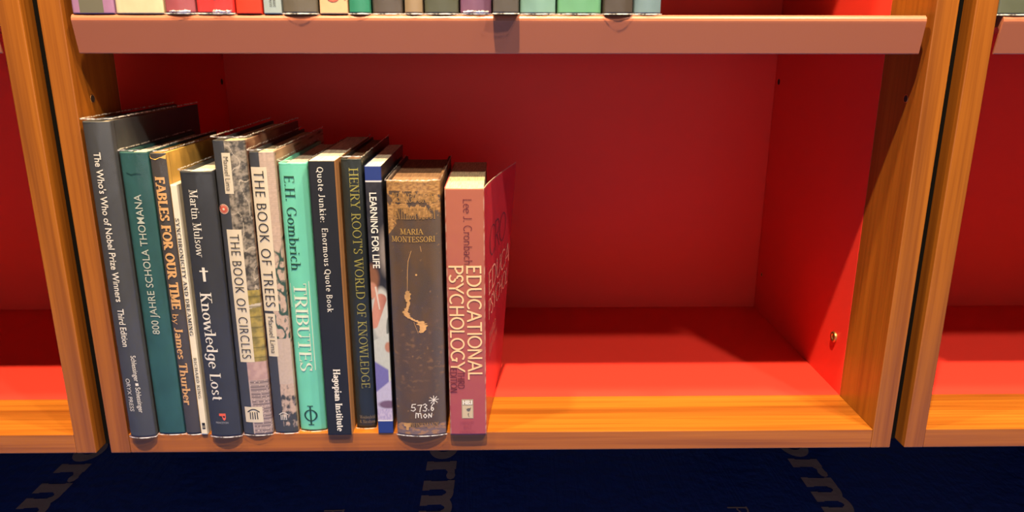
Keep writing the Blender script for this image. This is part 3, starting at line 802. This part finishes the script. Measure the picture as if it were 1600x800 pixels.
b.strokes('thread', [tpt([(646, 385), (641, 400), (640, 415), (640, 430), (640, 446)]), tpt([(661, 378), (663, 386)])], .0004, torn)
b.strokes('thread', [tpt([(652, 494), (656, 503), (660, 512)])], .0003, torn)
ring_poly(b, 'worn_spot', *tz(655, 421), .0010, torn, .0003, 8)
b.poly('worn_mark', tpt([(636, 661), (650, 660), (649, 666), (645, 668), (645, 673), (640, 673), (640, 667), (636, 666)]), torn)

def flare(y, z):
    t = max(0, y-.004)/.16; return (t**1.25)*(.0150+.0185*(z/.2539))
def paint_edu(reg, u, v, y):
    n = fbm(u*6, v*30, 3)
    if reg == 'S': 
        c = mix((.36, .076, .098), (.40, .125, .080), v*1.3-.1+.12*n)
        if u < .03 or u > .975: c = mix(c, (.62, .42, .32), .5+2*n)
        return c
    if reg == 'R': 
        c = (.56, .040, .065)
        if v > .996: return (.75, .55, .40)
        return mix(c, (.60, .35, .28), 1 if y < .0018 and n > 0 else 0)
    return (.5, .10, .10)
b = Book(.3460, .3832, -.0056, .2530, .160, bulge=.0004, hard=False, T=.0007, mat=mat_attr('faded_pink_paperback', .4, .25), paint=paint_edu, nv=160, nu=36, flare=flare, pages='pages',
         label='pink paperback at the right end of the row, its crimson front cover splayed open')
b.cover.data.materials[1] = M.setdefault('edu_front', mat_attr('glossy_crimson_cover', .22, .6))
maroon = ink('maroon', (.12, .02, .035)); peach = ink('peach', (.80, .52, .30))
b.text('author_lettering', pen_text('Lee J. Cronbach', .07, .07, False, track=-.02), .2641, .2013, .3632, .3712, maroon)
b.text('title_lettering', pen_text('EDUCATIONAL', .11, .11, False, track=-.05), .2000, .0824, .3652, .3795, peach)
b.text('title_lettering', pen_text('PSYCHOLOGY', .11, .11, False, track=-.05), .2001, .0901, .3484, .3625, peach)
b.text('edition_lettering', pen_text('THIRD', .10, .10, False, track=-.04), .0907, .0728, .3549, .3617, maroon)
b.text('edition_lettering', pen_text('EDITION', .10, .10, False, track=-.04), .0943, .0686, .3476, .3542, maroon)
lg = b.patch('publisher_mark', (.3584, .3700, .0397, .0609), ink('grey_tan', (.36, .30, .22)))
b.patch('publisher_mark', (.3592, .3692, .0403, .0538), ink('light_tan', (.50, .42, .30)), .0002, parent=lg)
b.text('publisher_lettering', pen_text('HBJ', .24, .20, False, track=-.02), .0597, .0550, .3594, .3690, white, mode='flat', parent=lg, lift=.0003)
b.poly('publisher_mark', [(.3620, .0520), (.3632, .0500), (.3645, .0512), (.3668, .0512), (.3678, .0525), (.3668, .0490), (.3655, .0478), (.3640, .0485), (.3630, .0500)], ink('grey', (.12, .11, .11)), .0004, parent=lg)
b.poly('publisher_mark', [(.3644, .0450), (.3656, .0462), (.3652, .0436), (.3660, .0412), (.3648, .0428)], ink('grey', None), .0004, parent=lg)
script = ink('plum', (.27, .05, .09))
for z, a, c, tx in ((.0368, .3568, .3706, 'HARCOURT'), (.0318, .3598, .3680, 'BRACE'), (.0266, .3558, .3716, 'JOVANOVICH')):
    b.text('publisher_lettering', pen_text(tx, .07, .05, False), z, z-.0034, a, c, script, mode='flat')
# front cover lettering on the splayed board (runs away into the compartment)
def side_letter(name, data, y0, y1, z0, z1, m): return letter(b.root, name, data, 'flat', y0, y1, z0, z1, m, b.side_surf, lift=.0004)
side_letter('front_cover_lettering', pen_text('CRO', .05, .05, False, track=-.12), .030, .118, .196, .228, ink('grey_plum', (.16, .04, .06)))
side_letter('front_cover_lettering', pen_text('EDUCA', .09, .07, False, track=-.06), .022, .150, .160, .184, ink('rose', (.85, .42, .32)))
side_letter('front_cover_lettering', pen_text('PSYCHOL', .09, .07, False, track=-.06), .022, .150, .134, .155, ink('rose', None))
side_letter('front_cover_lettering', pen_text('THIRD', .05, .05, False), .025, .075, .108, .118, ink('rose', None))
side_letter('front_cover_lettering', pen_text('EDITION', .05, .05, False), .025, .085, .093, .103, ink('rose', None))

# ---------------------------------------------------------------- books on the shelf above (only their feet show)
GU = 'books on the shelf above'
ZS = .4262
U = [  # x0, x1, colour, film, hard, yf, label
 (.0280, .0650, (.33, .17, .32), False, True, .001, 'mauve book with a grey panel on its spine, leftmost on the upper shelf'),
 (.0655, .1075, (.66, .54, .36), False, True, .001, 'thick cream book on the upper shelf, right of the mauve one'),
 (.1083, .1350, (.36, .085, .11), True, True, -.001, 'wine red book in crumpled clear film on the upper shelf'),
 (.1358, .1680, (.72, .035, .035), True, False, .000, 'red book with a pale letter S low on its spine, on the upper shelf'),
 (.1690, .1918, (.78, .045, .020), False, False, .001, 'plain orange red book on the upper shelf, left of the pale blue one'),
 (.1928, .2092, (.34, .43, .46), False, False, .001, 'pale grey blue slim book with tiny dark lettering, on the upper shelf'),
 (.2098, .2402, (.125, .11, .085), True, True, -.002, 'olive grey rounded book overhanging the upper shelf, left of the peach one'),
 (.2411, .2662, (.78, .48, .28), False, False, .001, 'peach book with a red curled letter on its foot, on the upper shelf'),
 (.2668, .2855, (.035, .27, .17), True, True, -.001, 'emerald green slim book on the upper shelf, right of the peach one'),
 (.2865, .3135, (.10, .085, .075), True, True, .002, 'dark grey brown book with white specks of lettering, on the upper shelf'),
 (.3147, .3310, (.32, .24, .15), True, True, .000, 'tan speckled cloth book on the upper shelf'),
 (.3320, .3620, (.085, .095, .065), True, True, .000, 'moss grey wide book on the upper shelf, right of the tan speckled one'),
 (.3630, .3908, (.19, .085, .17), True, True, .001, 'plum purple book with white torn film at its foot, on the upper shelf'),
 (.3918, .4142, (.085, .075, .065), True, False, -.009, 'dark brown book jutting out over the front of the upper shelf'),
 (.4152, .4468, (.20, .40, .36), True, True, .001, 'pale teal book on the upper shelf, left of the wide light green one'),
 (.4480, .4868, (.13, .38, .22), True, True, .001, 'wide light green book on the upper shelf'),
 (.4880, .5138, (.075, .062, .052), True, True, -.003, 'blackish book with rounded spine on the upper shelf, left of the last one'),
 (.5148, .5392, (.17, .28, .33), True, True, .001, 'steel blue book at the right end of the upper shelf row'),
]
bks = []
for i, (x0, x1, c, fm, hd, yf, lab) in enumerate(U):
    h = .245+.03*math.sin(i*2.1)+.012*math.cos(i*5)
    bks.append(Book(x0, x1, yf, h, .15+.02*math.sin(i), zb=ZS, bulge=.0025 if fm and hd else .0006, hard=hd, mat=mat_cover('cover_%s' % lab.split()[0], c, .42, .25), film=fm, label=lab, group=GU,
                    side=mat_cover('shaded_side_cover', (.012, .010, .010)) if i == 17 else None, filmtop=.002))  # last book's shadowed right side is painted near black
bk = bks[0]; bk.patch('spine_panel', (.0350, .0556, ZS+.001, ZS+.20), ink('warm_grey', (.13, .125, .095)), label='warm grey panel')
bks[3].text('spine_lettering', sans_text('S', .01), ZS+.0190, ZS+.0115, .1505, .1570, ink('pink_white', (.8, .5, .42)))
rr = random.Random(11); tick = []
for xa in (.1985, .2017):
    z = ZS+.0068
    while z < ZS+.045:
        tick.append([(xa+rr.uniform(0, .0005), z), (xa+.0012, z+rr.uniform(-.0004, .0005)), (xa+.0022, z+rr.uniform(-.0002, .0004))]); z += rr.uniform(.0010, .0017)
bks[5].strokes('spine_lettering', tick, .00045, ink('grey_type', (.14, .16, .15)))
bks[7].strokes('spine_mark', [[(.2537+.0065*math.cos(a), ZS+.0185+.0075*math.sin(a)) for a in [math.radians(170+k*14) for k in range(11)]], [(.2632, ZS+.0150), (.2640, ZS+.0125)]], .0014, ink('coral_red', None))
bks[9].strokes('spine_lettering', [[(.2960, ZS+.0155), (.2962, ZS+.013)], [(.3072, ZS+.0155), (.3074, ZS+.013)]], .0012, white)
bks[0].root['label'] = U[0][6]
# crumpled film folds, coloured pale as glints, at the foot of three books
def glint(bk, x0, x1, seed):
    V, F = [], []; n = 16
    for i in range(n+1):
        x = x0+(x1-x0)*i/n; q = noise.noise(Vector((i*.7, seed, 0))); p = bk.surf(x, 0)
        V += [(p[0], p[1]-.0012-.001*q, .0006), (p[0], p[1]-.0022, .0020+.0016*abs(q)), (p[0], p[1]-.0010, .0028+.0030*abs(noise.noise(Vector((i*.45, seed, 5)))))]
    for i in range(n):
        for k in (0, 1): F.append((3*i+k, 3*i+3+k, 3*i+4+k, 3*i+1+k))
    o = mesh_obj('film_fold_glint', V, F, M['rim'], bk.root)
glint(bks[2], .1130, .1310, 1); glint(bks[12], .3660, .3880, 5); glint(bks[3], .150, .166, 8)
# one book in the right-hand bookcase
Book(.8352, .8700, .000, .26, .16, zb=ZS, bulge=.0015, mat=mat_cover('grey_green_cover', (.10, .12, .085)), film=True,
     label='grey green book on the upper shelf of the bookcase at the right edge', filmtop=.002)
